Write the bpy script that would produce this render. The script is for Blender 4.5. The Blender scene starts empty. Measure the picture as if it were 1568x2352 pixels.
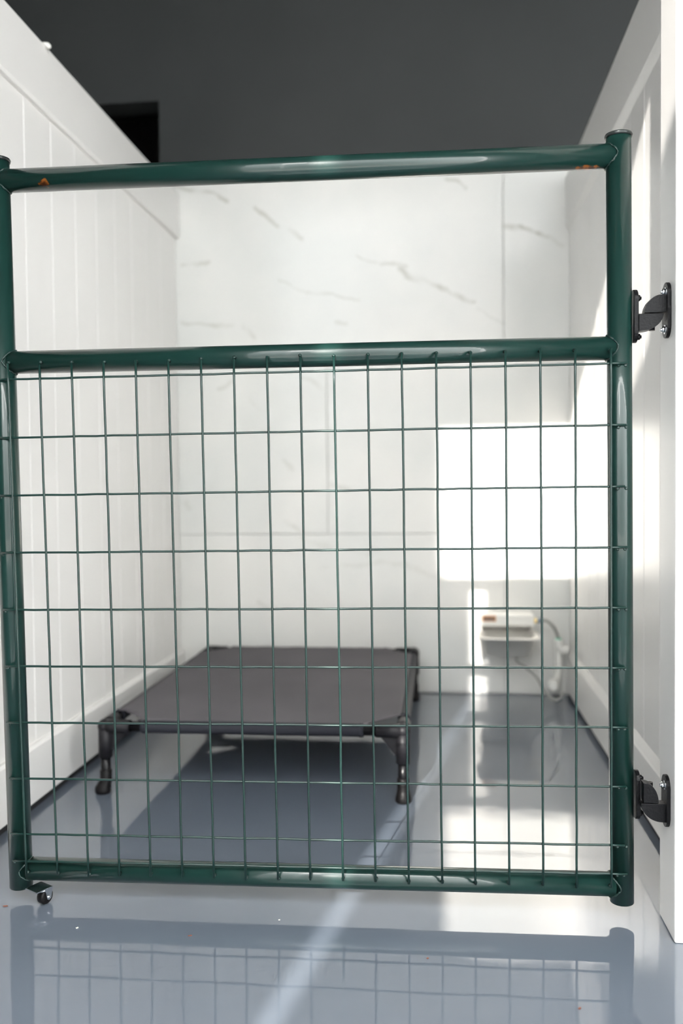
import bpy, bmesh, math, random
from mathutils import Vector, Matrix
random.seed(7)
scene = bpy.context.scene
COL = scene.collection

# ---------------------------------------------------------------- camera
F_PX = 1958.82
YAW, PITCH, ROLL = -0.112837, -0.028985, -0.009367
CAM_H = 0.74764
cam_d = bpy.data.cameras.new('camera')
cam = bpy.data.objects.new('camera', cam_d); COL.objects.link(cam)
fwd = Vector((math.sin(YAW)*math.cos(PITCH), math.cos(YAW)*math.cos(PITCH), math.sin(PITCH)))
rgt = Vector((math.cos(YAW), -math.sin(YAW), 0)); up = rgt.cross(fwd)
r2 = math.cos(ROLL)*rgt + math.sin(ROLL)*up
u2 = -math.sin(ROLL)*rgt + math.cos(ROLL)*up
cam.matrix_world = Matrix(((r2.x, u2.x, -fwd.x, 0), (r2.y, u2.y, -fwd.y, 0), (r2.z, u2.z, -fwd.z, CAM_H), (0, 0, 0, 1)))
cam_d.sensor_fit = 'VERTICAL'; cam_d.sensor_height = 36.0
cam_d.lens = F_PX/2352*36.0
cam_d.clip_start = 0.02; cam_d.clip_end = 200
cam_d.dof.use_dof = True; cam_d.dof.focus_distance = 1.47; cam_d.dof.aperture_fstop = 2.0
scene.camera = cam

# ---------------------------------------------------------------- world, sun, exposure
w = bpy.data.worlds.new('sky'); scene.world = w; w.use_nodes = True
bg = w.node_tree.nodes['Background']
bg.inputs['Color'].default_value = (1.0, 0.985, 0.965, 1); bg.inputs['Strength'].default_value = 21.0
SUN_DIR = Vector((0.196, 1.0, -0.55)).normalized()
sun_d = bpy.data.lights.new('sun', 'SUN'); sun_d.energy = 17.0; sun_d.angle = math.radians(0.5)
sun_d.color = (1.0, 0.955, 0.89)
sun = bpy.data.objects.new('sun', sun_d); COL.objects.link(sun)
sun.rotation_euler = SUN_DIR.to_track_quat('-Z', 'Y').to_euler()
vs = scene.view_settings
vs.view_transform = 'Standard'; vs.look = 'None'; vs.gamma = 1.0; vs.use_curve_mapping = False
vs.exposure = 0.0

# ---------------------------------------------------------------- materials
def mat(name, col, rough=0.5, metal=0.0, coat=0.0, coat_rough=0.05, spec=0.5, bump=None, ior=None):
    m = bpy.data.materials.new(name); m.use_nodes = True
    nt = m.node_tree; b = nt.nodes['Principled BSDF']
    b.inputs['Base Color'].default_value = (*col, 1)
    b.inputs['Roughness'].default_value = rough; b.inputs['Metallic'].default_value = metal
    b.inputs['Coat Weight'].default_value = coat; b.inputs['Coat Roughness'].default_value = coat_rough
    b.inputs['Specular IOR Level'].default_value = spec
    if ior: b.inputs['IOR'].default_value = ior
    if bump:
        sc, st, dist = bump
        tc = nt.nodes.new('ShaderNodeTexCoord'); n = nt.nodes.new('ShaderNodeTexNoise')
        n.inputs['Scale'].default_value = sc; n.inputs['Detail'].default_value = 3
        bp = nt.nodes.new('ShaderNodeBump'); bp.inputs['Strength'].default_value = st; bp.inputs['Distance'].default_value = dist
        nt.links.new(tc.outputs['Object'], n.inputs['Vector']); nt.links.new(n.outputs['Fac'], bp.inputs['Height'])
        nt.links.new(bp.outputs['Normal'], b.inputs['Normal'])
        if coat: nt.links.new(bp.outputs['Normal'], b.inputs['Coat Normal'])
    return m

def vary(m, col_a, col_b, scale, detail=4, lo=0.35, hi=0.65, stretch=None):
    """noise colour variation between two colours"""
    nt = m.node_tree; b = nt.nodes['Principled BSDF']
    tc = nt.nodes.new('ShaderNodeTexCoord'); mp = nt.nodes.new('ShaderNodeMapping')
    if stretch: mp.inputs['Scale'].default_value = stretch
    n = nt.nodes.new('ShaderNodeTexNoise'); n.inputs['Scale'].default_value = scale; n.inputs['Detail'].default_value = detail
    r = nt.nodes.new('ShaderNodeValToRGB')
    r.color_ramp.elements[0].position = lo; r.color_ramp.elements[1].position = hi
    r.color_ramp.elements[0].color = (*col_a, 1); r.color_ramp.elements[1].color = (*col_b, 1)
    nt.links.new(tc.outputs['Object'], mp.inputs['Vector']); nt.links.new(mp.outputs[0], n.inputs['Vector'])
    nt.links.new(n.outputs['Fac'], r.inputs[0]); nt.links.new(r.outputs[0], b.inputs['Base Color'])
    return r

M = {}
M['pvc'] = mat('white_vinyl', (0.84, 0.825, 0.805), 0.28, spec=0.5, bump=(35, 0.05, 0.002))
M['pvc_rail'] = mat('white_vinyl_rail', (0.84, 0.825, 0.805), 0.32)
M['dark_wall'] = mat('dark_grey_paint', (0.040, 0.044, 0.044), 0.65, bump=(60, 0.08, 0.003))
vary(M['dark_wall'], (0.027, 0.030, 0.030), (0.033, 0.036, 0.036), 2.0)
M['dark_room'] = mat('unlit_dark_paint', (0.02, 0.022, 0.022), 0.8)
M['grout'] = mat('tile_grout', (0.62, 0.62, 0.60), 0.8)
M['outdoor'] = mat('sun_mask_grey', (0.42, 0.44, 0.45), 0.8)  # grey of the added wall that shapes the sun
M['concrete'] = mat('yard_concrete', (0.50, 0.49, 0.47), 0.85, bump=(20, 0.2, 0.01))
vary(M['concrete'], (0.44, 0.43, 0.41), (0.55, 0.54, 0.52), 3)
M['green'] = mat('green_enamel', (0.007, 0.028, 0.0235), 0.30, coat=0.5, coat_rough=0.05, spec=0.35, bump=(220, 0.05, 0.001))
vary(M['green'], (0.006, 0.025, 0.021), (0.008, 0.031, 0.026), 9)
M['green_weld'] = mat('green_enamel_weld', (0.007, 0.028, 0.0235), 0.35, coat=0.3, coat_rough=0.15, bump=(260, 0.9, 0.003))
M['cap'] = mat('dark_steel_cap', (0.03, 0.035, 0.035), 0.25, metal=0.4)
M['black_iron'] = mat('black_hinge_enamel', (0.005, 0.005, 0.006), 0.30, spec=0.2, bump=(240, 0.35, 0.002))
M['zinc'] = mat('zinc_plated_steel', (0.75, 0.77, 0.80), 0.2, metal=1.0, bump=(150, 0.1, 0.001))
M['rubber'] = mat('black_wheel_rubber', (0.006, 0.0055, 0.006), 0.4, spec=0.2, bump=(300, 0.3, 0.001))
M['plastic'] = mat('dark_grey_plastic', (0.012, 0.0115, 0.014), 0.45, spec=0.25, bump=(300, 0.1, 0.001))
M['blacktube'] = mat('black_powder_tube', (0.005, 0.005, 0.006), 0.25, spec=0.25)
M['fabric'] = mat('charcoal_mesh_fabric', (0.095, 0.088, 0.098), 0.8, bump=(900, 0.4, 0.002))
vary(M['fabric'], (0.085, 0.079, 0.088), (0.103, 0.095, 0.105), 5)
M['sleeve'] = mat('charcoal_fabric_sleeve', (0.020, 0.021, 0.028), 0.6, spec=0.2, bump=(900, 0.4, 0.002))
M['steel'] = mat('brushed_stainless', (0.80, 0.78, 0.74), 0.45, metal=0.35)
M['whiteplastic'] = mat('white_plastic', (0.85, 0.84, 0.80), 0.3)
M['gap_shade'] = mat('gap_shade_black', (0.012, 0.012, 0.014), 0.7)  # near-black colour stands in for shade below the side rails
M['hose'] = mat('grey_hose', (0.32, 0.32, 0.30), 0.4)
M['brass'] = mat('pale_brass', (0.85, 0.68, 0.35), 0.3, metal=1.0)
M['bluefit'] = mat('grey_blue_fitting', (0.25, 0.29, 0.36), 0.4)
M['greenring'] = mat('green_ring_plastic', (0.10, 0.55, 0.35), 0.4)
M['label_a'] = mat('orange_label_print', (0.75, 0.35, 0.12), 0.5)
M['label_b'] = mat('brown_label_print', (0.20, 0.14, 0.12), 0.5)
M['flake'] = mat('dry_leaf_brown', (0.20, 0.07, 0.04), 0.7)
M['lint'] = mat('pale_lint', (0.8, 0.8, 0.7), 0.8)

# floor: glossy grey-blue epoxy with a slow ripple
fm = mat('glossy_grey_epoxy', (0.25, 0.285, 0.34), 0.45, coat=1.0, coat_rough=0.012, spec=0.2)
M['floor'] = fm
vary(fm, (0.112, 0.135, 0.168), (0.127, 0.151, 0.187), 2.2)
nt = fm.node_tree; b = nt.nodes['Principled BSDF']
tc = nt.nodes.new('ShaderNodeTexCoord')
n1 = nt.nodes.new('ShaderNodeTexNoise'); n1.inputs['Scale'].default_value = 9; n1.inputs['Detail'].default_value = 1.5
n2 = nt.nodes.new('ShaderNodeTexNoise'); n2.inputs['Scale'].default_value = 60; n2.inputs['Detail'].default_value = 2
add = nt.nodes.new('ShaderNodeMath'); add.operation = 'MULTIPLY_ADD'; add.inputs[1].default_value = 0.06
nt.links.new(tc.outputs['Object'], n1.inputs['Vector']); nt.links.new(tc.outputs['Object'], n2.inputs['Vector'])
nt.links.new(n2.outputs['Fac'], add.inputs[0]); nt.links.new(n1.outputs['Fac'], add.inputs[2])
bp = nt.nodes.new('ShaderNodeBump'); bp.inputs['Strength'].default_value = 1.0; bp.inputs['Distance'].default_value = 0.00042
nt.links.new(add.outputs[0], bp.inputs['Height']); nt.links.new(bp.outputs[0], b.inputs['Coat Normal'])
b.inputs['Coat IOR'].default_value = 1.75

# top-rail enamel: the same green with two rust spots of their own shape
def rusty(name, spots):
    m = mat(name, (0.007, 0.028, 0.0235), 0.30, coat=0.5, coat_rough=0.05, spec=0.35, bump=(220, 0.05, 0.001))
    nt = m.node_tree; b = nt.nodes['Principled BSDF']
    tc = nt.nodes.new('ShaderNodeTexCoord')
    n = nt.nodes.new('ShaderNodeTexNoise'); n.inputs['Scale'].default_value = 110; n.inputs['Detail'].default_value = 3
    nt.links.new(tc.outputs['Object'], n.inputs['Vector'])
    prev = None
    for (p, rad, stretch) in spots:
        sub = nt.nodes.new('ShaderNodeVectorMath'); sub.operation = 'SUBTRACT'; sub.inputs[1].default_value = p
        nt.links.new(tc.outputs['Object'], sub.inputs[0])
        ml = nt.nodes.new('ShaderNodeVectorMath'); ml.operation = 'MULTIPLY'; ml.inputs[1].default_value = stretch
        nt.links.new(sub.outputs[0], ml.inputs[0])
        ln = nt.nodes.new('ShaderNodeVectorMath'); ln.operation = 'LENGTH'; nt.links.new(ml.outputs[0], ln.inputs[0])
        a = nt.nodes.new('ShaderNodeMath'); a.operation = 'MULTIPLY_ADD'; a.inputs[1].default_value = -1/rad; a.inputs[2].default_value = 0.75
        nt.links.new(ln.outputs['Value'], a.inputs[0])
        s = nt.nodes.new('ShaderNodeMath'); s.operation = 'ADD'; nt.links.new(a.outputs[0], s.inputs[0]); nt.links.new(n.outputs['Fac'], s.inputs[1])
        mr = nt.nodes.new('ShaderNodeMapRange'); mr.inputs['From Min'].default_value = 0.55; mr.inputs['From Max'].default_value = 0.72
        nt.links.new(s.outputs[0], mr.inputs['Value'])
        if prev is None: prev = mr
        else:
            mx = nt.nodes.new('ShaderNodeMath'); mx.operation = 'MAXIMUM'
            nt.links.new(prev.outputs[0], mx.inputs[0]); nt.links.new(mr.outputs[0], mx.inputs[1]); prev = mx
    mix = nt.nodes.new('ShaderNodeMix'); mix.data_type = 'RGBA'
    mix.inputs['A'].default_value = (0.007, 0.028, 0.0235, 1)
    rr = nt.nodes.new('ShaderNodeValToRGB'); rr.color_ramp.elements[0].color = (0.05, 0.015, 0.006, 1); rr.color_ramp.elements[1].color = (0.32, 0.10, 0.015, 1)
    rr.color_ramp.elements[0].position = 0.42; rr.color_ramp.elements[1].position = 0.62
    nt.links.new(n.outputs['Fac'], rr.inputs[0]); nt.links.new(rr.outputs[0], mix.inputs['B'])
    nt.links.new(prev.outputs[0], mix.inputs['Factor']); nt.links.new(mix.outputs['Result'], b.inputs['Base Color'])
    return m

# marble: warm white with thin grey-olive veins (positions in wall x, z metres)
def marble():
    m = mat('white_veined_marble', (0.82, 0.81, 0.77), 0.18, spec=0.5)
    nt = m.node_tree; b = nt.nodes['Principled BSDF']; L = nt.links
    geo = nt.nodes.new('ShaderNodeNewGeometry')
    wn = nt.nodes.new('ShaderNodeTexNoise'); wn.inputs['Scale'].default_value = 9; wn.inputs['Detail'].default_value = 4
    L.new(geo.outputs['Position'], wn.inputs['Vector'])
    ws = nt.nodes.new('ShaderNodeVectorMath'); ws.operation = 'MULTIPLY_ADD'
    ws.inputs[1].default_value = (0.07, 0, 0.07); L.new(wn.outputs['Color'], ws.inputs[0]); L.new(geo.outputs['Position'], ws.inputs[2])
    wp = nt.nodes.new('ShaderNodeVectorMath'); wp.operation = 'MULTIPLY_ADD'; wp.inputs[1].default_value = (1, 0, 1); wp.inputs[2].default_value = (-0.035, 0, -0.035)
    L.new(ws.outputs[0], wp.inputs[0])
    total = None
    for (x0, z0, x1, z1, wd, st) in VEINS:
        # distance to a segment
        pa = nt.nodes.new('ShaderNodeVectorMath'); pa.operation = 'SUBTRACT'; pa.inputs[1].default_value = (x0, 0, z0); L.new(wp.outputs[0], pa.inputs[0])
        ba = Vector((x1-x0, 0, z1-z0))
        d = nt.nodes.new('ShaderNodeVectorMath'); d.operation = 'DOT_PRODUCT'; d.inputs[1].default_value = ba/ba.length_squared; L.new(pa.outputs[0], d.inputs[0])
        cl = nt.nodes.new('ShaderNodeClamp'); L.new(d.outputs['Value'], cl.inputs['Value'])
        sc = nt.nodes.new('ShaderNodeVectorMath'); sc.operation = 'SCALE'; sc.inputs[0].default_value = ba; L.new(cl.outputs[0], sc.inputs['Scale'])
        df = nt.nodes.new('ShaderNodeVectorMath'); df.operation = 'DISTANCE'; L.new(pa.outputs[0], df.inputs[0]); L.new(sc.outputs[0], df.inputs[1])
        mr = nt.nodes.new('ShaderNodeMapRange'); mr.inputs['From Min'].default_value = 0; mr.inputs['From Max'].default_value = wd
        mr.inputs['To Min'].default_value = st; mr.inputs['To Max'].default_value = 0; mr.interpolation_type = 'SMOOTHSTEP'
        L.new(df.outputs['Value'], mr.inputs['Value'])
        if total is None: total = mr
        else:
            mx = nt.nodes.new('ShaderNodeMath'); mx.operation = 'MAXIMUM'; L.new(total.outputs[0], mx.inputs[0]); L.new(mr.outputs[0], mx.inputs[1]); total = mx
    bn = nt.nodes.new('ShaderNodeTexNoise'); bn.inputs['Scale'].default_value = 14; bn.inputs['Detail'].default_value = 2
    L.new(geo.outputs['Position'], bn.inputs['Vector'])
    bm_ = nt.nodes.new('ShaderNodeMapRange'); bm_.inputs['From Min'].default_value = 0.38; bm_.inputs['From Max'].default_value = 0.58
    bm_.inputs['To Min'].default_value = 0.25
    L.new(bn.outputs['Fac'], bm_.inputs['Value'])
    ml = nt.nodes.new('ShaderNodeMath'); ml.operation = 'MULTIPLY'; L.new(total.outputs[0], ml.inputs[0]); L.new(bm_.outputs[0], ml.inputs[1])
    # faint cloudiness
    cn = nt.nodes.new('ShaderNodeTexNoise'); cn.inputs['Scale'].default_value = 2.2; cn.inputs['Detail'].default_value = 5
    L.new(geo.outputs['Position'], cn.inputs['Vector'])
    cr = nt.nodes.new('ShaderNodeValToRGB'); cr.color_ramp.elements[0].color = (0.76, 0.765, 0.74, 1); cr.color_ramp.elements[1].color = (0.84, 0.825, 0.79, 1)
    cr.color_ramp.elements[0].position = 0.35; cr.color_ramp.elements[1].position = 0.6
    L.new(cn.outputs['Fac'], cr.inputs[0])
    mix = nt.nodes.new('ShaderNodeMix'); mix.data_type = 'RGBA'; mix.inputs['B'].default_value = (0.36, 0.35, 0.27, 1)
    L.new(cr.outputs[0], mix.inputs['A']); L.new(ml.outputs[0], mix.inputs['Factor']); L.new(mix.outputs['Result'], b.inputs['Base Color'])
    return m

# ---------------------------------------------------------------- mesh helpers
def add_box(bm, x0, x1, y0, y1, z0, z1, bev=0.0, seg=2):
    vs_ = [bm.verts.new((x, y, z)) for x in (x0, x1) for y in (y0, y1) for z in (z0, z1)]
    q = [(0, 1, 3, 2), (4, 6, 7, 5), (0, 4, 5, 1), (2, 3, 7, 6), (0, 2, 6, 4), (1, 5, 7, 3)]
    fs = [bm.faces.new([vs_[i] for i in f]) for f in q]
    if bev > 0:
        es = list({e for f in fs for e in f.edges})
        bmesh.ops.bevel(bm, geom=es, offset=bev, segments=seg, profile=0.5, affect='EDGES')
    return bm

def frame_of(d):
    d = d.normalized(); a = Vector((0, 0, 1)) if abs(d.z) < 0.9 else Vector((1, 0, 0))
    s = d.cross(a).normalized(); t = s.cross(d).normalized()
    return s, t

def add_tube(bm, pts, r, n=16, cap=True, radii=None):
    pts = [Vector(p) for p in pts]; rings = []; s = None
    for i, p in enumerate(pts):
        d = (pts[min(i+1, len(pts)-1)]-pts[max(i-1, 0)]).normalized()
        if s is None: s, t = frame_of(d)
        else:
            s = (s-d*s.dot(d)).normalized(); t = s.cross(d).normalized()
        rr = radii[i] if radii else r
        rings.append([bm.verts.new(p+(s*math.cos(2*math.pi*k/n)+t*math.sin(2*math.pi*k/n))*rr) for k in range(n)])
    for a, b_ in zip(rings, rings[1:]):
        for k in range(n):
            f = bm.faces.new((a[k], a[(k+1) % n], b_[(k+1) % n], b_[k])); f.smooth = True
    if cap:
        bm.faces.new(rings[0][::-1]); bm.faces.new(rings[-1])
    return bm

def add_lathe(bm, c, axis, prof, n=28, ang=None):
    """prof: (distance along axis, radius)"""
    c = Vector(c); axis = Vector(axis).normalized(); s, t = frame_of(axis); rings = []
    for (h, r) in prof:
        rings.append([bm.verts.new(c+axis*h+(s*math.cos(2*math.pi*k/n)+t*math.sin(2*math.pi*k/n))*max(r, 1e-5)) for k in range(n)])
    for a, b_ in zip(rings, rings[1:]):
        for k in range(n):
            f = bm.faces.new((a[k], a[(k+1) % n], b_[(k+1) % n], b_[k])); f.smooth = True
    bm.faces.new(rings[0][::-1]); bm.faces.new(rings[-1])
    return bm

def add_prism(bm, outline, direction, bev=0.0):
    """outline: 3D points of a flat polygon, extruded along direction"""
    d = Vector(direction)
    a = [bm.verts.new(Vector(p)) for p in outline]; b_ = [bm.verts.new(Vector(p)+d) for p in outline]
    n = len(a); fs = [bm.faces.new(a[::-1]), bm.faces.new(b_)]
    for k in range(n): fs.append(bm.faces.new((a[k], a[(k+1) % n], b_[(k+1) % n], b_[k])))
    if bev > 0:
        es = list({e for f in fs[:2] for e in f.edges})
        bmesh.ops.bevel(bm, geom=es, offset=bev, segments=2, profile=0.5, affect='EDGES')
    return bm

def obj(name, bm, m, parent=None, local=None):
    bmesh.ops.recalc_face_normals(bm, faces=bm.faces)
    me = bpy.data.meshes.new(name); bm.to_mesh(me); bm.free()
    ms = m if isinstance(m, list) else [m]
    for x in ms: me.materials.append(x)
    o = bpy.data.objects.new(name, me); COL.objects.link(o)
    if parent is not None: o.parent = parent
    if local is not None: o.location = local
    return o

def dup(src, name, parent=None, loc=None):
    c = src.copy(); c.name = name; COL.objects.link(c); c.parent = parent
    if loc is not None: c.location = loc
    return c

def tag(o, label=None, cat=None, group=None, kind=None):
    if label: o['label'] = label
    if cat: o['category'] = cat
    if group: o['group'] = group
    if kind: o['kind'] = kind
    return o

def empty(name, loc=(0, 0, 0)):
    o = bpy.data.objects.new(name, None); COL.objects.link(o); o.location = loc; o.empty_display_size = 0.1
    return o

def B(): return bmesh.new()

# ================================================================ THE SETTING
D = 3.084            # back wall
XL, XR = -0.939, 0.4497   # rail faces of the side walls
H = 1.818

# floor
o = obj('floor', add_box(B(), -3.5, 3.5, -0.75, 5.2, -0.12, 0.0), M['floor'])
tag(o, 'glossy grey-blue epoxy floor running under the gate', 'floor', kind='structure')
o = obj('ground', add_box(B(), -9, 9, -8, -0.75, -0.14, -0.02), M['concrete'])
tag(o, 'pale concrete yard in front of the kennel', 'ground', kind='structure')

# ceiling slab (its front edge cuts the sun)
o = obj('ceiling', add_box(B(), -3.5, 3.5, -0.64, 5.2, 3.0, 3.12), M['dark_wall'])
tag(o, 'dark painted ceiling above the stalls', 'ceiling', kind='structure')

# back wall: dark painted wall with a black opening at its left and tiles below
wb = obj('wall_back', add_box(B(), -1.015, 3.5, D+0.012, D+0.115, 0, 3.0), M['dark_wall'])
tag(wb, 'dark grey painted wall with marble tiles on its lower part', 'wall', kind='structure')
obj('lintel', add_box(B(), -2.6, -1.015, D+0.012, D+0.115, 2.18, 3.0), M['dark_wall'], wb)
obj('wall_segment', add_box(B(), -3.5, -2.6, D+0.012, D+0.115, 0, 3.0), M['dark_wall'], wb)
obj('grout', add_box(B(), -0.99, 0.52, D+0.006, D+0.0125, 0, 1.874), M['grout'], wb)
def PX(px, py):    # photograph pixel -> (x, z) on the back wall, used for vein positions only
    X = (px-784)/F_PX; Y = (1176-py)/F_PX
    d = r2*X+u2*Y+fwd; t = D/d.y
    return d.x*t, CAM_H+d.z*t
VPX = [((400, 425), (460, 440), 5, .5), ((460, 440), (520, 460), 5, .55), ((585, 480), (610, 498), 7, .55), ((610, 498), (632, 522), 6, .5),
       ((665, 530), (690, 545), 7, .4), ((820, 582), (870, 604), 4, .35), ((870, 604), (935, 610), 5, .5), ((925, 618), (970, 640), 7, .6),
       ((970, 640), (1012, 664), 6, .65), ((1012, 664), (1090, 690), 6, .6), ((1155, 515), (1220, 535), 6, .75), ((1220, 535), (1290, 560), 6, .75),
       ((1025, 412), (1072, 432), 5, .5), ((418, 612), (480, 606), 5, .45), ((640, 640), (705, 672), 4, .25), ((705, 672), (760, 672), 4, .4),
       ((760, 672), (820, 692), 4, .3), ((418, 742), (530, 748), 5, .4), ((555, 750), (580, 770), 5, .25), ((500, 885), (530, 872), 6, .3),
       ((695, 872), (735, 893), 6, .35), ((575, 915), (600, 935), 6, .15), ((650, 1060), (670, 1080), 8, .25), ((755, 1110), (800, 1125), 6, .35),
       ((660, 1202), (685, 1215), 7, .3), ((690, 1235), (850, 1275), 7, .15), ((730, 1300), (930, 1300), 6, .16), ((930, 1300), (1100, 1350), 6, .16),
       ((600, 1380), (625, 1405), 7, .22), ((430, 1155), (440, 1170), 7, .2), ((1100, 710), (1160, 740), 4, .25), ((770, 740), (800, 745), 4, .3)]
VEINS = []
for (a, c, wpx, st) in VPX:
    x0, z0 = PX(*a); x1, z1 = PX(*c); VEINS.append((x0, z0, x1, z1, wpx/636.0*1.5, min(1, st*0.85)))
M['marble'] = marble()
JX1, JX2 = 0.234, -0.399
JZ1, JZ2 = 0.578, 1.205
g = 0.0015
for (x0, x1, z0, z1) in ((-0.985, JX1, 0.004, JZ1), (JX1, 0.515, 0.004, JZ1), (-0.985, JX2, JZ1, JZ2), (JX2, 0.515, JZ1, JZ2),
                         (-0.985, JX1, JZ2, 1.872), (JX1, 0.515, JZ2, 1.872)):
    obj('marble_tile', add_box(B(), x0+g, x1-g, D, D+0.0065, z0+g, z1-g, 0.001, 1), M['marble'], wb)
# room behind the black opening
o = obj('wall_passage', add_box(B(), -3.5, 3.5, 5.1, 5.2, 0, 3.0), M['dark_room'])
tag(o, 'unlit wall at the end of the dark passage', 'wall', kind='structure')
for nm, x in (('wall_far_left', -3.6), ('wall_far_right', 3.5)):
    o = obj(nm, add_box(B(), x, x+0.1, -0.64, 5.2, 0, 3.12), M['dark_wall'])
    tag(o, 'dark outer wall of the kennel room, %s side' % ('left' if x < 0 else 'right'), 'wall', kind='structure')
# added unseen wall behind the camera; its slit and notch shape the sun patches
wf = B()
YF0, YF1 = -3.025, -3.0
add_box(wf, -9, -1.070, YF0, YF1, 0, 3.78); add_box(wf, -1.041, 7, YF0, YF1, 0, 3.78)
add_box(wf, -9, -1.18, YF0, YF1, 3.78, 5.0); add_box(wf, -0.455, 7, YF0, YF1, 3.78, 5.0)
o = obj('wall_sun_mask', wf, M['outdoor'])
tag(o, 'added unseen wall whose slit and notch shape the sunlight', 'wall', kind='structure')

o = obj('wall_sky_blocker', add_box(B(), -3.5, -1.30, -0.74, -0.64, 0, 3.0), M['dark_wall'])  # added off-camera blocker, dims the sky light from the left
tag(o, 'added unseen dark wall left of the camera that cuts sky light', 'wall', kind='structure')

# side walls of the stall: vinyl boards between rails
def side_wall(name, label, rail_x, sgn, first_groove, top_h, zt0, bot_h, y_end):
    """sgn: direction from the stall interior into the wall"""
    root = empty(name, (rail_x, 0, 0)); tag(root, label, 'wall', kind='structure')
    rec = 0.011 if sgn > 0 else 0.016; pitch = 0.14
    th = 0.044
    # rails with a bevelled inner lip
    def rail(nm, z0, z1, lip_up):
        bm = B()
        c = 0.005
        if lip_up: prof = [(0, z0), (0, z1-c*1.3), (c, z1), (rec+0.006, z1), (rec+0.006, z1-0.004), (th, z1-0.004), (th, z0)]
        else: prof = [(0, z1), (0, z0+c*1.3), (c, z0), (rec+0.006, z0), (rec+0.006, z0+0.004), (th, z0+0.004), (th, z1)]
        add_prism(bm, [(sgn*a, 1.5, z) for a, z in prof], (0, y_end-1.5, 0))
        return obj(nm, bm, M['pvc_rail'], root)
    rail('bottom_rail', 0.019, bot_h, True)
    sx0, sx1 = sorted((sgn*0.008, sgn*0.036))
    sb = obj('shade_strip', add_box(B(), sx0, sx1, 1.516, y_end, 0.0, 0.0195), M['gap_shade'], root); sb['label'] = 'dark strip standing in for the shade in the gap under the rail'  # shade under the raised rail, put in as a dark strip
    rail('top_rail', zt0, top_h, False)
    # tongue-and-groove boards: each a plank with chamfered face edges
    z0, z1 = bot_h-0.01, zt0+0.01
    y = first_groove-pitch*math.ceil((first_groove-1.515)/pitch)
    proto = None
    while y < y_end-0.01:
        ya, yb = max(y, 1.512), min(y+pitch, y_end)
        full = abs((yb-ya)-pitch) < 1e-6
        if full and proto is not None:
            dup(proto, 'board', root, (0, ya, 0))
        else:
            cg = 0.0022; wv = yb-ya
            pr = [(rec+cg, 0), (rec, cg*1.2), (rec, wv-cg*1.2), (rec+cg, wv), (rec+0.012, wv), (rec+0.012, 0)]
            bm = B(); add_prism(bm, [(sgn*a, q, z0) for a, q in pr], (0, 0, z1-z0))
            bo = obj('board', bm, M['pvc'], root, (0, ya, 0))
            if full: proto = bo
        y += pitch
    return root
wl = side_wall('wall_left', 'white vinyl board partition left of the grey dog cot', XL, -1, 1.920, 1.823, 1.668, 0.150, D-0.002)
wr = side_wall('wall_right', 'white vinyl board partition behind the gate hinges', XR, 1, 1.986, H+0.004, 1.650, 0.150, D-0.002)
# lower lip strip on right rail is broad and catches the light
bm = B(); add_prism(bm, [(0.0015, 1.5, 1.652), (0.0105, 1.5, 1.634), (0.016, 1.5, 1.634), (0.016, 1.5, 1.652)], (0, D-1.502, 0))
obj('rail_lip', bm, M['pvc_rail'], wr)
bm = B(); add_prism(bm, [(0.0015, 1.5, 0.149), (0.0105, 1.5, 0.167), (0.016, 1.5, 0.167), (0.016, 1.5, 0.149)], (0, D-1.502, 0))
obj('rail_lip', bm, M['pvc_rail'], wr)
# little clip on the left wall's top edge
bm = B(); add_lathe(bm, (0.004, 2.005, 1.818), (0.3, 0, 1), [(0, .006), (0.004, .0095), (0.009, .0085), (0.012, .004)], 14)
add_box(bm, -0.012, 0.006, 1.992, 2.018, 1.822, 1.826, 0.001)
obj('clip', bm, M['whiteplastic'], wl)
# entry piers
for nm, lab, px0, px1 in (('trim_1', 'white square vinyl post carrying the gate hinges', 0.378, 0.505), ('trim_2', 'white square vinyl post beside the latch side of the gate', -0.999, -0.872)):
    o = obj(nm, add_box(B(), px0, px1, 1.419, 1.515, 0.0, 1.93, 0.003, 2), M['pvc_rail'])
    tag(o, lab, 'post', kind='structure')
    bm = B(); add_prism(bm, [(px0-.008, 1.411, 1.93), (px1+.008, 1.411, 1.93), (px1+.008, 1.523, 1.93), (px0-.008, 1.523, 1.93)], (0, 0, .02), 0.003)
    obj('post_cap', bm, M['pvc_rail'], o)

# ================================================================ THE GATE
gate = empty('wire_mesh_gate', (0, 0, 0))
tag(gate, 'dark green tubular steel gate with welded wire mesh, standing before the white stall', 'gate')
U = Vector((0.99955518, 0.02921392, 0.00600166)); V = Vector((-0.00531662, -0.02347102, 0.99971038))
N = Vector((-0.02934632, 0.99929758, 0.02330526)); O = Vector((0.28607691, 1.46114205, 0.54150573))
gate.matrix_world = Matrix(((U.x, N.x, V.x, O.x), (U.y, N.y, V.y, O.y), (U.z, N.z, V.z, O.z), (0, 0, 0, 1)))
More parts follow.
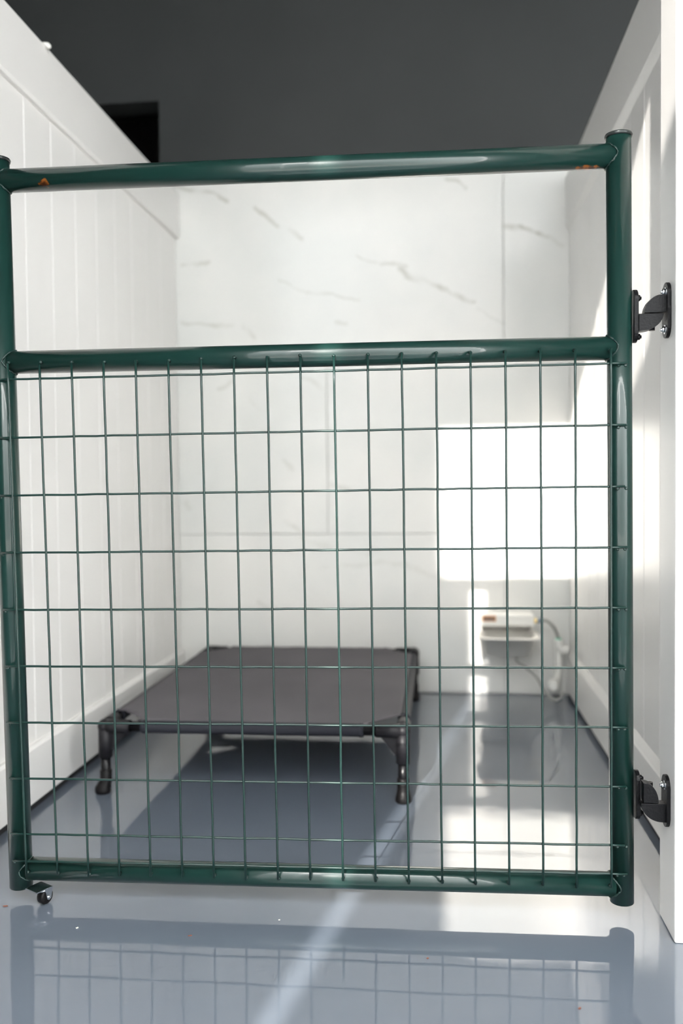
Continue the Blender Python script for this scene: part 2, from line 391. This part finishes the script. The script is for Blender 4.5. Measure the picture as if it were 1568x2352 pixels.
# gate space: x = along the gate, y = away from camera, z = up; origin at the last mesh wire, mid height
TO = 0.0255; TR = 0.0203
pc, pr = 0.057171, 0.1016
RXT, RXB = 0.0183, 0.0232        # right post axis x at top / bottom
LXT, LXB = -1.0465, -1.0520
rustm = rusty('green_enamel_rust_spots', [((-0.957, TO-0.018, 0.741), 0.011, (0.8, 0.6, 1.0)), ((-0.035, TO-0.004, 0.7305), 0.010, (0.35, 0.8, 1.6))])
obj('post', add_tube(B(), [(RXB, TO, -0.514), (RXT, TO, 0.779)], TR, 40), M['green'], gate)
obj('post', add_tube(B(), [(LXB, TO, -0.513), (LXT, TO, 0.789)], TR, 40), M['green'], gate)
for x, z in ((RXT, 0.779), (LXT, 0.789)):
    obj('post_cap', add_lathe(B(), (x, TO, z-0.001), (0, 0, 1), [(0, TR+.0012), (0.0035, TR+.0022), (0.006, TR+.001), (0.0072, TR-.004), (0.0075, .001)], 40), M['cap'], gate)
rails = [(-1.03, 0.7548, 0.0, 0.7490, rustm), (-1.03, 0.4385, 0.0, 0.4340, M['green']), (-1.03, -0.4805, 0.0, -0.4845, M['green'])]
for k, (xa, za, xb, zb, m) in enumerate(rails):
    ra = [TR*0.985]*3
    obj('rail', add_tube(B(), [(xa-0.005, TO, za), ((xa+xb)/2, TO, (za+zb)/2), (xb+0.010, TO, zb)], TR, 40, radii=ra), m, gate)
# weld beads where rails meet posts: lumpy saddle-shaped rings
def weld(cx, cz, side):
    bm = B(); n = 44; ring = []
    for k in range(n+1):
        a = 2*math.pi*k/n
        y = TR*0.99*math.cos(a); z = TR*0.99*math.sin(a)
        x = math.sqrt(max((TR+0.0005)**2-y*y, 0))
        j = random.uniform(-0.0006, 0.0006)
        ring.append((cx+side*(x+0.0006+j), TO+y*1.01, cz+z*1.04+j))
    add_tube(bm, ring, 0.0021, 8, radii=[random.uniform(0.0010, 0.0020) for _ in range(n)]+[0.0015])
    return obj('weld_bead', bm, M['green_weld'], gate)
for (xa, za, xb, zb, m) in rails:
    tl = (za+0.51)/1.3; weld(LXB+(LXT-LXB)*tl, za, 1)
    tr = (zb+0.51)/1.3; weld(RXB+(RXT-RXB)*tr, zb, -1)
# mesh wires
WR = 0.0020
rowz = [(4-j)*pr for j in range(9)]+[-4*pr-0.0500]
rng = random.Random(3)
def wavy(p0, p1, n, amp, ax):
    pts = []
    for i in range(n+1):
        t = i/n; p = Vector(p0).lerp(Vector(p1), t)
        if 0 < i < n: p[ax] += rng.uniform(-amp, amp)
        pts.append(p)
    return pts
for i in range(19):
    x = (i-18)*pc
    top = 0.431 + (0.003 if i % 4 == 0 else 0)
    bot = -0.4775 - (0.003 if i % 5 == 2 else 0)
    dx = rng.uniform(-0.0006, 0.0006)
    pts = wavy((x+dx, 0, bot), (x+dx*0.5, 0, top), 18, 0.00035, 0)
    bm = add_tube(B(), pts, WR, 10)
    obj('vertical_wire', bm, M['green'], gate)
XLW, XRW = -1.058, 0.0275
for j, z in enumerate(rowz):
    pts = wavy((XLW+0.002*(j % 2), 0.0036, z), (XRW-0.002*(j % 3), 0.0036, z), 36, 0.00045, 2)
    obj('horizontal_wire', add_tube(B(), pts, WR*0.97, 10), M['green'], gate)
# weld nubs of the wires on the frame (one small bead per joint)
nb = B()
for i in range(19):
    x = (i-18)*pc
    t = (x+1.03)/1.03
    for z in (0.4385+(0.4340-0.4385)*t-0.004, -0.4765):
        add_lathe(nb, (x+rng.uniform(-.001, .001), 0.0020, z+rng.uniform(-.002, .002)), (0, 1, 0), [(-0.0012, .0008), (0, .0026), (0.005, .0034)], 8)
nubs = obj('wire_weld', nb, M['green_weld'], gate); nubs['kind'] = 'stuff'
nb = B()
for j, z in enumerate(rowz):
    for x in (0.012, 0.024):
        add_lathe(nb, (x+rng.uniform(-.002, .002), 0.0050, z-0.003), (0, 1, -0.3), [(-0.001, .001), (0.0, .0028), (0.006, .0036)], 8)
    add_lathe(nb, (-1.053, 0.005, z-0.003), (0, 1, -0.3), [(-0.001, .001), (0, .0028), (0.006, .0036)], 8)
nubs = obj('wire_weld', nb, M['green_weld'], gate); nubs['kind'] = 'stuff'

# caster under the latch end of the gate (gate space -> build in world, parent keeps world shape)
def to_gate(o):
    o.parent = gate; o.matrix_parent_inverse = gate.matrix_world.inverted()
    return o
CX, CY = -0.712, 1.462
bm = B()
ang = math.radians(62); hs = 0.0165
cz = 0.0345
pl = [Vector((CX-0.006, CY-0.018, cz-0.0036)) + Matrix.Rotation(ang, 3, 'Z') @ Vector((a, b_, 0)) for a, b_ in ((-hs, -hs), (hs, -hs), (hs, hs), (-hs, hs))]
add_prism(bm, pl, (0, 0, 0.0024), 0.0005)
caster = to_gate(obj('caster', bm, M['zinc'])); caster['label'] = 'zinc caster plate with small black wheel'
def sub(name, bm, m):
    o = obj(name, bm, m); o.parent = caster; o.matrix_parent_inverse = (gate.matrix_world @ gate.matrix_world.inverted()).inverted(); return o
sub('swivel', add_lathe(B(), (CX-0.002, CY-0.014, cz-0.0036), (0, 0, -1), [(0, .010), (0.0015, .0118), (0.004, .012), (0.0046, .0105)], 24), M['zinc'])
wa = Vector((math.cos(math.radians(-22)), math.sin(math.radians(-22)), 0)); fw_ = Vector((-wa.y, wa.x, 0))
wc = Vector((CX+0.001, CY-0.010, 0.0142))
bm = B()
for s in (-1, 1):
    c0 = wc+wa*s*0.0095
    outl = [c0+fw_*a+Vector((0, 0, z)) for a, z in ((-0.009, 0.0165), (0.009, 0.0165), (0.005, -0.003), (0.0, -0.006), (-0.004, -0.003))]
    add_prism(bm, outl, wa*0.0013)
sub('fork', bm, M['zinc'])
sub('wheel', add_lathe(B(), wc-wa*0.0075, wa, [(0, .008), (0.0005, .0122), (0.0025, .0138), (0.0075, .0141), (0.0125, .0138), (0.0145, .0122), (0.015, .008)], 30), M['rubber'])
sub('axle', add_tube(B(), [wc-wa*0.0125, wc+wa*0.0130], 0.0025, 12), M['zinc'])

# ================================================================ HINGES
def gw(x, y, z): return O+U*x+N*y+V*z
def hinge(zj, upper, label):
    root = empty('gate_hinge', (0.355, 1.475, zj)); tag(root, label, 'hinge', 'black hinges joining the gate to the white post')
    def part(name, bm, m, lab=None):
        o = obj(name, bm, m, root); o.matrix_parent_inverse = Matrix.Translation(-root.location)
        if lab: o['label'] = lab
        return o
    vj = (zj-O.z)
    gx0 = (0.0407 if upper else 0.0445)
    yc = TO
    base = gw(gx0, yc, vj); yb = base.y; xg = base.x
    # gate-side plate: rounded strap standing against the post
    def strap(cx, cy, z0, z1, th, hw, name):
        outl = []
        zc0, zc1 = z0+hw, z1-hw
        for k in range(13):
            a = math.pi*k/12; outl.append((cx, cy+hw*math.cos(a), zc1+hw*math.sin(a)))
        for k in range(13):
            a = math.pi+math.pi*k/12; outl.append((cx, cy+hw*math.cos(a), zc0+hw*math.sin(a)))
        bm = B(); add_prism(bm, outl, (th, 0, 0), 0.0008); return part(name, bm, M['black_iron'])
    if upper: zg0, zg1, zp0, zp1 = zj-0.045, zj+0.043, zj-0.041, zj+0.050
    else: zg0, zg1, zp0, zp1 = zj-0.041, zj+0.043, zj-0.040, zj+0.047
    strap(xg, yb, zg0, zg1, 0.0065, 0.018, 'gate_plate')
    pxf = 0.378-0.0058; yp = 1.462
    strap(pxf, yp, zp0, zp1, 0.0058, 0.0185, 'post_plate')
    # quarter-round arms; profile in XZ, extruded in Y
    def arm(x_root, x_tip, z_flat, dz, y0, wdt, name):
        outl = [(x_root, y0, z_flat)]
        n = 14
        outl.append((x_root, y0, z_flat+dz))
        for k in range(n+1):
            a = math.pi/2*k/n
            outl.append((x_root+(x_tip-x_root)*(0.15+0.85*math.sin(a)), y0, z_flat+dz*(math.cos(a)*0.985 if k < n else 0.04)))
        outl.append((x_tip, y0, z_flat))
        bm = B(); add_prism(bm, outl, (0, wdt, 0), 0.0008); return part(name, bm, M['black_iron'])
    s = 1 if upper else -1
    # one knuckle above the joint, one below
    if upper:
        arm(pxf+0.001, 0.3385, zj+0.0006, 0.0300, 1.455, 0.020, 'post_knuckle')
        arm(xg+0.006, 0.3685, zj-0.0006, -0.0280, 1.455, 0.020, 'gate_knuckle')
        part('pin', add_tube(B(), [(0.3525, 1.466, zj-0.027), (0.3525, 1.466, zj+0.012)], 0.0048, 16), M['black_iron'])
    else:
        arm(xg+0.006, 0.3620, zj+0.0006, 0.0330, 1.455, 0.020, 'gate_knuckle')
        arm(pxf+0.001, 0.3340, zj-0.0006, -0.0310, 1.455, 0.020, 'post_knuckle')
        part('pin', add_tube(B(), [(0.3525, 1.476, zj+0.029), (0.3525, 1.476, zj-0.010)], 0.0048, 16), M['black_iron'])
    def hexbolt(x, y, z, name, m, sg=-1):
        bm = B()
        add_lathe(bm, (x, y, z), (sg, 0, 0), [(0, .0075), (0.001, .0075)], 20)
        add_lathe(bm, (x+sg*0.001, y, z), (sg, 0, 0), [(0, .0056), (0.004, .0056), (0.005, .0046)], 6)
        add_tube(bm, [(x+sg*0.005, y, z), (x+sg*0.008, y, z)], 0.0028, 10)
        return part(name, bm, m, 'shiny zinc bolt' if m is M['zinc'] else None)
    hexbolt(pxf, yp-0.004, zp1-0.016, 'bolt', M['zinc']); 
    if upper: hexbolt(pxf, yp-0.002, zp0+0.014, 'bolt', M['zinc'])
    hexbolt(xg+0.0065, yb, zg1-0.014, 'bolt_head', M['black_iron'], 1)
    hexbolt(xg+0.0065, yb, zg0+0.010, 'bolt_head', M['black_iron'], 1)
    return root
hinge(1.0285, True, 'upper black hinge between green gate post and white post, at mid-rail height')
hinge(0.2160, False, 'lower black hinge between green gate post and white post, near the floor')

# ================================================================ DOG COT
cot = empty('dog_cot', (-0.452, 2.49, 0)); tag(cot, 'charcoal raised mesh dog cot on four black legs against the left wall', 'dog bed')
def cpart(name, bm, m, parent=None):
    o = obj(name, bm, m); o.parent = parent or cot
    o.matrix_parent_inverse = Matrix.Translation(-cot.location); return o
cx0, cx1, cy0, cy1 = -0.818, -0.086, 2.006, 2.978
zt = 0.1655; TRc = 0.0125
def zc(x): return zt + 0.006*(x-cx0)/(cx1-cx0)
for (a, b_) in (((cx0, cy0, zt), (cx1, cy0, zt+.004)), ((cx0, cy1, zt), (cx1, cy1, zt+.002)), ((cx0, cy0, zt), (cx0, cy1, zt)), ((cx1, cy0, zt+.004), (cx1, cy1, zt+.002))):
    cpart('frame_tube', add_tube(B(), [a, b_], TRc, 20), M['blacktube'])
# fabric: top sheet with scooped corners that sags a little, rolled round each tube
FR = TRc+0.0028; gap = 0.105
bm = B(); nx, ny = 36, 44; grid = {}
def notch(x, y):
    ex = min(x-cx0, cx1-x); ey = min(y-cy0, cy1-y)
    return ex, ey
for i in range(nx+1):
    for j in range(ny+1):
        x = cx0+(cx1-cx0)*i/nx; y = cy0+(cy1-cy0)*j/ny
        u_, v_ = i/nx, j/ny
        sag = 0.010*math.sin(math.pi*u_)**0.7*math.sin(math.pi*v_)**0.7
        wr_ = 0.0012*math.sin(40*u_+9*v_)*(1-math.sin(math.pi*v_))*math.sin(math.pi*u_)
        grid[i, j] = bm.verts.new((x, y, zt+0.002+FR-0.0005-sag+wr_))
def inside(i, j):
    x = cx0+(cx1-cx0)*(i+.5)/nx; y = cy0+(cy1-cy0)*(j+.5)/ny
    ex, ey = notch(x, y)
    return ex+ey > gap*0.93
for i in range(nx):
    for j in range(ny):
        if inside(i, j):
            f = bm.faces.new((grid[i, j], grid[i+1, j], grid[i+1, j+1], grid[i, j+1])); f.smooth = True
for v in [v for v in bm.verts if not v.link_faces]: bm.verts.remove(v)
# snap stair-stepped notch edges on the diagonal
for v in bm.verts:
    ex, ey = notch(v.co.x, v.co.y)
    if ex+ey < gap and ex > 0.001 and ey > 0.001:
        k = (gap-(ex+ey))/2*0.9
        v.co.x += k if v.co.x-cx0 < cx1-v.co.x else -k
        v.co.y += k if v.co.y-cy0 < cy1-v.co.y else -k
sheet = cpart('fabric', bm, M['fabric'])
md = sheet.modifiers.new('thick', 'SOLIDIFY'); md.thickness = 0.0016; md.offset = -1
def roll(a, b_, r=FR):
    a, b_ = Vector(a), Vector(b_); d = (b_-a).normalized(); L = (b_-a).length
    pts = [a+d*t for t in (gap-0.012, gap-0.004, gap, L/2, L-gap, L-gap+0.004, L-gap+0.012)]
    return add_tube(B(), pts, r, 20, radii=[r*1.0, r*1.12, r, r, r, r*1.12, r])
for (a, b_) in (((cx0, cy0, zt), (cx1, cy0, zt+.004)), ((cx0, cy1, zt), (cx1, cy1, zt+.002)), ((cx0, cy0, zt), (cx0, cy1, zt)), ((cx1, cy0, zt+.004), (cx1, cy1, zt+.002))):
    cpart('fabric_sleeve', roll(a, b_), M['sleeve'])
for (x, y, zz, sx, sy) in ((cx0, cy0, zt, 1, 1), (cx1, cy0, zt+.004, -1, 1), (cx0, cy1, zt, 1, -1), (cx1, cy1, zt+.002, -1, -1)):
    bm = B(); SR = 0.0172
    add_tube(bm, [(x-sx*0.004, y, zz), (x+sx*0.030, y, zz), (x+sx*0.032, y, zz), (x+sx*0.064, y, zz)], SR, 22, radii=[SR, SR, SR*0.96, SR*0.96])
    add_tube(bm, [(x, y-sy*0.004, zz), (x, y+sy*0.064, zz)], SR, 22)
    add_tube(bm, [(x, y, zz), (x, y, zz-0.076)], SR*0.98, 22)
    bmesh.ops.create_uvsphere(bm, u_segments=22, v_segments=12, radius=SR*1.06, matrix=Matrix.Translation((x, y, zz)))
    # triangular gussets
    add_prism(bm, [(x+sx*0.012, y-0.0025, zz-0.010), (x+sx*0.055, y-0.0025, zz-0.012), (x+sx*0.012, y-0.0025, zz-0.066)], (0, 0.005, 0))
    add_prism(bm, [(x-0.0025, y+sy*0.012, zz-0.010), (x-0.0025, y+sy*0.055, zz-0.012), (x-0.0025, y+sy*0.012, zz-0.066)], (0.005, 0, 0))
    for f in bm.faces: f.smooth = True
    o = cpart('corner_fitting', bm, M['plastic'])
    for p in o.data.polygons:
        if p.area > 0.0006: p.use_smooth = False
    leg = cpart('leg', add_tube(B(), [(x, y, zz-0.070), (x, y, 0.012)], 0.0120, 20), M['blacktube'])
    fx = -0.004*1 if sx > 0 else 0
    ft = add_tube(B(), [(x, y, 0.058), (x, y, 0.056), (x, y, 0.032), (x+fx, y-0.002, 0.022), (x+fx*1.6, y-0.003, 0.012), (x+fx*1.6, y-0.003, 0.004), (x+fx*1.6, y-0.003, 0.0005)], 0.014, 22,
                  radii=[0.0135, 0.0148, 0.0145, 0.0160, 0.0190, 0.0195, 0.0165])
    cpart('rubber_foot', ft, M['rubber'], leg).matrix_parent_inverse = Matrix.Identity(4)

# ================================================================ AUTOMATIC WATER BOWL
wt = empty('water_bowl', (0.236, D, 0.16)); tag(wt, 'stainless automatic dog water bowl fixed low on the marble wall', 'water bowl')
def wpart(name, bm, m, lab=None):
    o = obj(name, bm, m); o.parent = wt; o.matrix_parent_inverse = Matrix.Translation(-wt.location)
    if lab: o['label'] = lab
    return o
def rrect(cx, cy, hx, hy, r, z, n=6):
    out = []
    for (sx, sy, a0) in ((1, 1, 0), (-1, 1, 90), (-1, -1, 180), (1, -1, 270)):
        for k in range(n+1):
            a = math.radians(a0+90*k/n); out.append((cx+sx*(hx-r)+r*math.cos(a), cy+sy*(hy-r)+r*math.sin(a), z))
    return out
bm = B(); bx, by = 0.234, 2.958
sections = [(0.066, 0.045, 0.03, 0.1655), (0.074, 0.052, 0.034, 0.170), (0.086, 0.078, 0.036, 0.232), (0.104, 0.094, 0.040, 0.2335), (0.105, 0.095, 0.040, 0.2375),
            (0.103, 0.093, 0.040, 0.2395), (0.086, 0.078, 0.036, 0.2385), (0.073, 0.056, 0.034, 0.176), (0.06, 0.045, 0.03, 0.172)]
rings = [[bm.verts.new(p) for p in rrect(bx, by+0.012*(1 if s[0] < .08 else 0), s[0], s[1], s[2], s[3])] for s in sections]
for a, b_ in zip(rings, rings[1:]):
    for k in range(len(a)):
        f = bm.faces.new((a[k], a[(k+1) % len(a)], b_[(k+1) % len(a)], b_[k])); f.smooth = True
bm.faces.new(rings[0][::-1]); bm.faces.new(rings[-1])
wpart('bowl', bm, M['steel'])
wpart('valve_cover', add_box(B(), 0.142, 0.326, 2.975, D-0.001, 0.262, 0.303, 0.005), M['whiteplastic'], 'pale valve cover above the bowl')
bm = B()
add_box(bm, 0.146, 0.150, 3.00, D-0.001, 0.150, 0.266); add_box(bm, 0.318, 0.322, 3.00, D-0.001, 0.150, 0.266)
add_box(bm, 0.146, 0.322, D-0.008, D-0.001, 0.140, 0.266, 0.001)
wpart('back_plate', bm, M['steel'])
lb = wpart('label_plate', add_box(B(), 0.149, 0.196, 2.9742, 2.9752, 0.279, 0.299), M['label_a'], 'small orange and brown sticker')
wpart('label_print', add_box(B(), 0.1525, 0.1935, 2.9736, 2.9743, 0.2815, 0.2945), M['label_b'])
wpart('inlet', add_tube(B(), [(0.320, 3.00, 0.279), (0.338, 3.00, 0.279), (0.339, 3.00, 0.279)], 0.009, 18), M['brass'])
wpart('inlet_fitting', add_tube(B(), [(0.337, 3.00, 0.279), (0.338, 3.00, 0.279), (0.356, 3.0, 0.281), (0.357, 3.0, 0.281)], 0.0095, 18, radii=[.007, .0095, .0095, .006]), M['bluefit'])
def curve(ps, n=8):
    ps = [Vector(p) for p in ps]; out = []
    P = [ps[0]*2-ps[1]]+ps+[ps[-1]*2-ps[-2]]
    for i in range(1, len(P)-2):
        for k in range(n):
            t = k/n; a, b_, c, d = P[i-1], P[i], P[i+1], P[i+2]
            out.append(0.5*((2*b_)+(c-a)*t+(2*a-5*b_+4*c-d)*t*t+(3*b_-a-3*c+d)*t**3))
    out.append(ps[-1]); return out
hose = obj('supply_hose', add_tube(B(), curve([(0.352, 3.0, 0.281), (0.372, 3.0, 0.279), (0.392, 3.005, 0.262), (0.405, 3.012, 0.236), (0.412, 3.02, 0.212)]), 0.0055, 14), M['hose'])
tag(hose, 'thin grey hose curving from the water bowl to the white pipe', 'hose')
pipe = empty('water_pipe', (0.42, 3.03, 0.13)); tag(pipe, 'white plastic water pipe with elbows in the right back corner', 'pipe')
def ppart(name, bm, m):
    o = obj(name, bm, m); o.parent = pipe; o.matrix_parent_inverse = Matrix.Translation(-pipe.location); return o
ppart('collar', add_lathe(B(), (0.412, 3.02, 0.206), (0, 0, 1), [(0, .009), (0.003, .0105), (0.008, .0105), (0.010, .0085)], 20), M['greenring'])
ppart('elbow', add_tube(B(), curve([(0.412, 3.02, 0.212), (0.412, 3.02, 0.200), (0.414, 3.02, 0.186), (0.425, 3.02, 0.176), (0.446, 3.02, 0.174)]), 0.0165, 20), M['whiteplastic'])
ppart('pipe_run', add_tube(B(), curve([(0.412, 3.022, 0.188), (0.4125, 3.022, 0.150), (0.412, 3.02, 0.105), (0.405, 3.0, 0.078), (0.392, 2.968, 0.064), (0.388, 2.95, 0.062)]), 0.0125, 20), M['whiteplastic'])
ppart('outlet_cap', add_lathe(B(), (0.386, 2.955, 0.066), (-0.15, -1, -0.15), [(-0.02, .0165), (-0.018, .019), (0.010, .0205), (0.018, .018), (0.021, .010)], 24), M['whiteplastic'])
dh = obj('drain_hose', add_tube(B(), curve([(0.262, 2.950, 0.160), (0.268, 2.945, 0.148), (0.296, 2.940, 0.128), (0.330, 2.935, 0.096), (0.350, 2.920, 0.060), (0.368, 2.912, 0.036), (0.388, 2.908, 0.026), (0.406, 2.910, 0.036), (0.414, 2.915, 0.055)]), 0.0052, 14), M['hose'])
tag(dh, 'grey drain hose hanging from the underside of the water bowl', 'hose')

# ================================================================ CRUMBS ON THE FLOOR
def on_floor(px, py):
    X = (px-784)/F_PX; Y = (1176-py)/F_PX; d = r2*X+u2*Y+fwd; t = -CAM_H/d.z
    return Vector((d.x*t, d.y*t, 0))
def flake(px, py, L, wd, ang, m, name, label, grp, cat):
    c = on_floor(px, py); bm = B(); n = 10; ca, sa = math.cos(ang), math.sin(ang); pts = []
    for k in range(n):
        a = 2*math.pi*k/n; rx = L*(1+.25*math.sin(3*a)); ry = wd*(1+.2*math.cos(2*a))
        x, y = rx*math.cos(a), ry*math.sin(a); pts.append((x*ca-y*sa, x*sa+y*ca, 0.0002+0.0004*abs(math.sin(a*1.5))))
    add_prism(bm, pts, (0, 0, 0.0008))
    o = obj(name, bm, m); o.location = c
    tag(o, label, cat, grp)
flake(12, 2082, .0042, .0022, .1, M['flake'], 'leaf_crumb', 'brown leaf crumb on the floor left of the gate wheel', 'crumbs on the floor', 'crumb')
flake(436, 2150, .0034, .0013, .3, M['flake'], 'leaf_crumb', 'reddish crumb on the floor in front of the gate, under the left mesh', 'crumbs on the floor', 'crumb')
flake(982, 2202, .0020, .0018, .9, M['flake'], 'leaf_crumb', 'tiny red crumb on the floor before the middle of the gate', 'crumbs on the floor', 'crumb')
flake(1331, 2317, .0030, .0016, .8, M['flake'], 'leaf_crumb', 'rust-brown crumb on the floor nearest the camera at right', 'crumbs on the floor', 'crumb')
flake(641, 2114, .0016, .0014, .0, M['lint'], 'lint_speck', 'pale yellow lint speck on the floor before the gate middle', 'lint specks on the floor', 'lint')
flake(177, 2132, .0022, .0016, .5, M['lint'], 'lint_speck', 'pale lint speck on the floor just before the gate wheel', 'lint specks on the floor', 'lint')
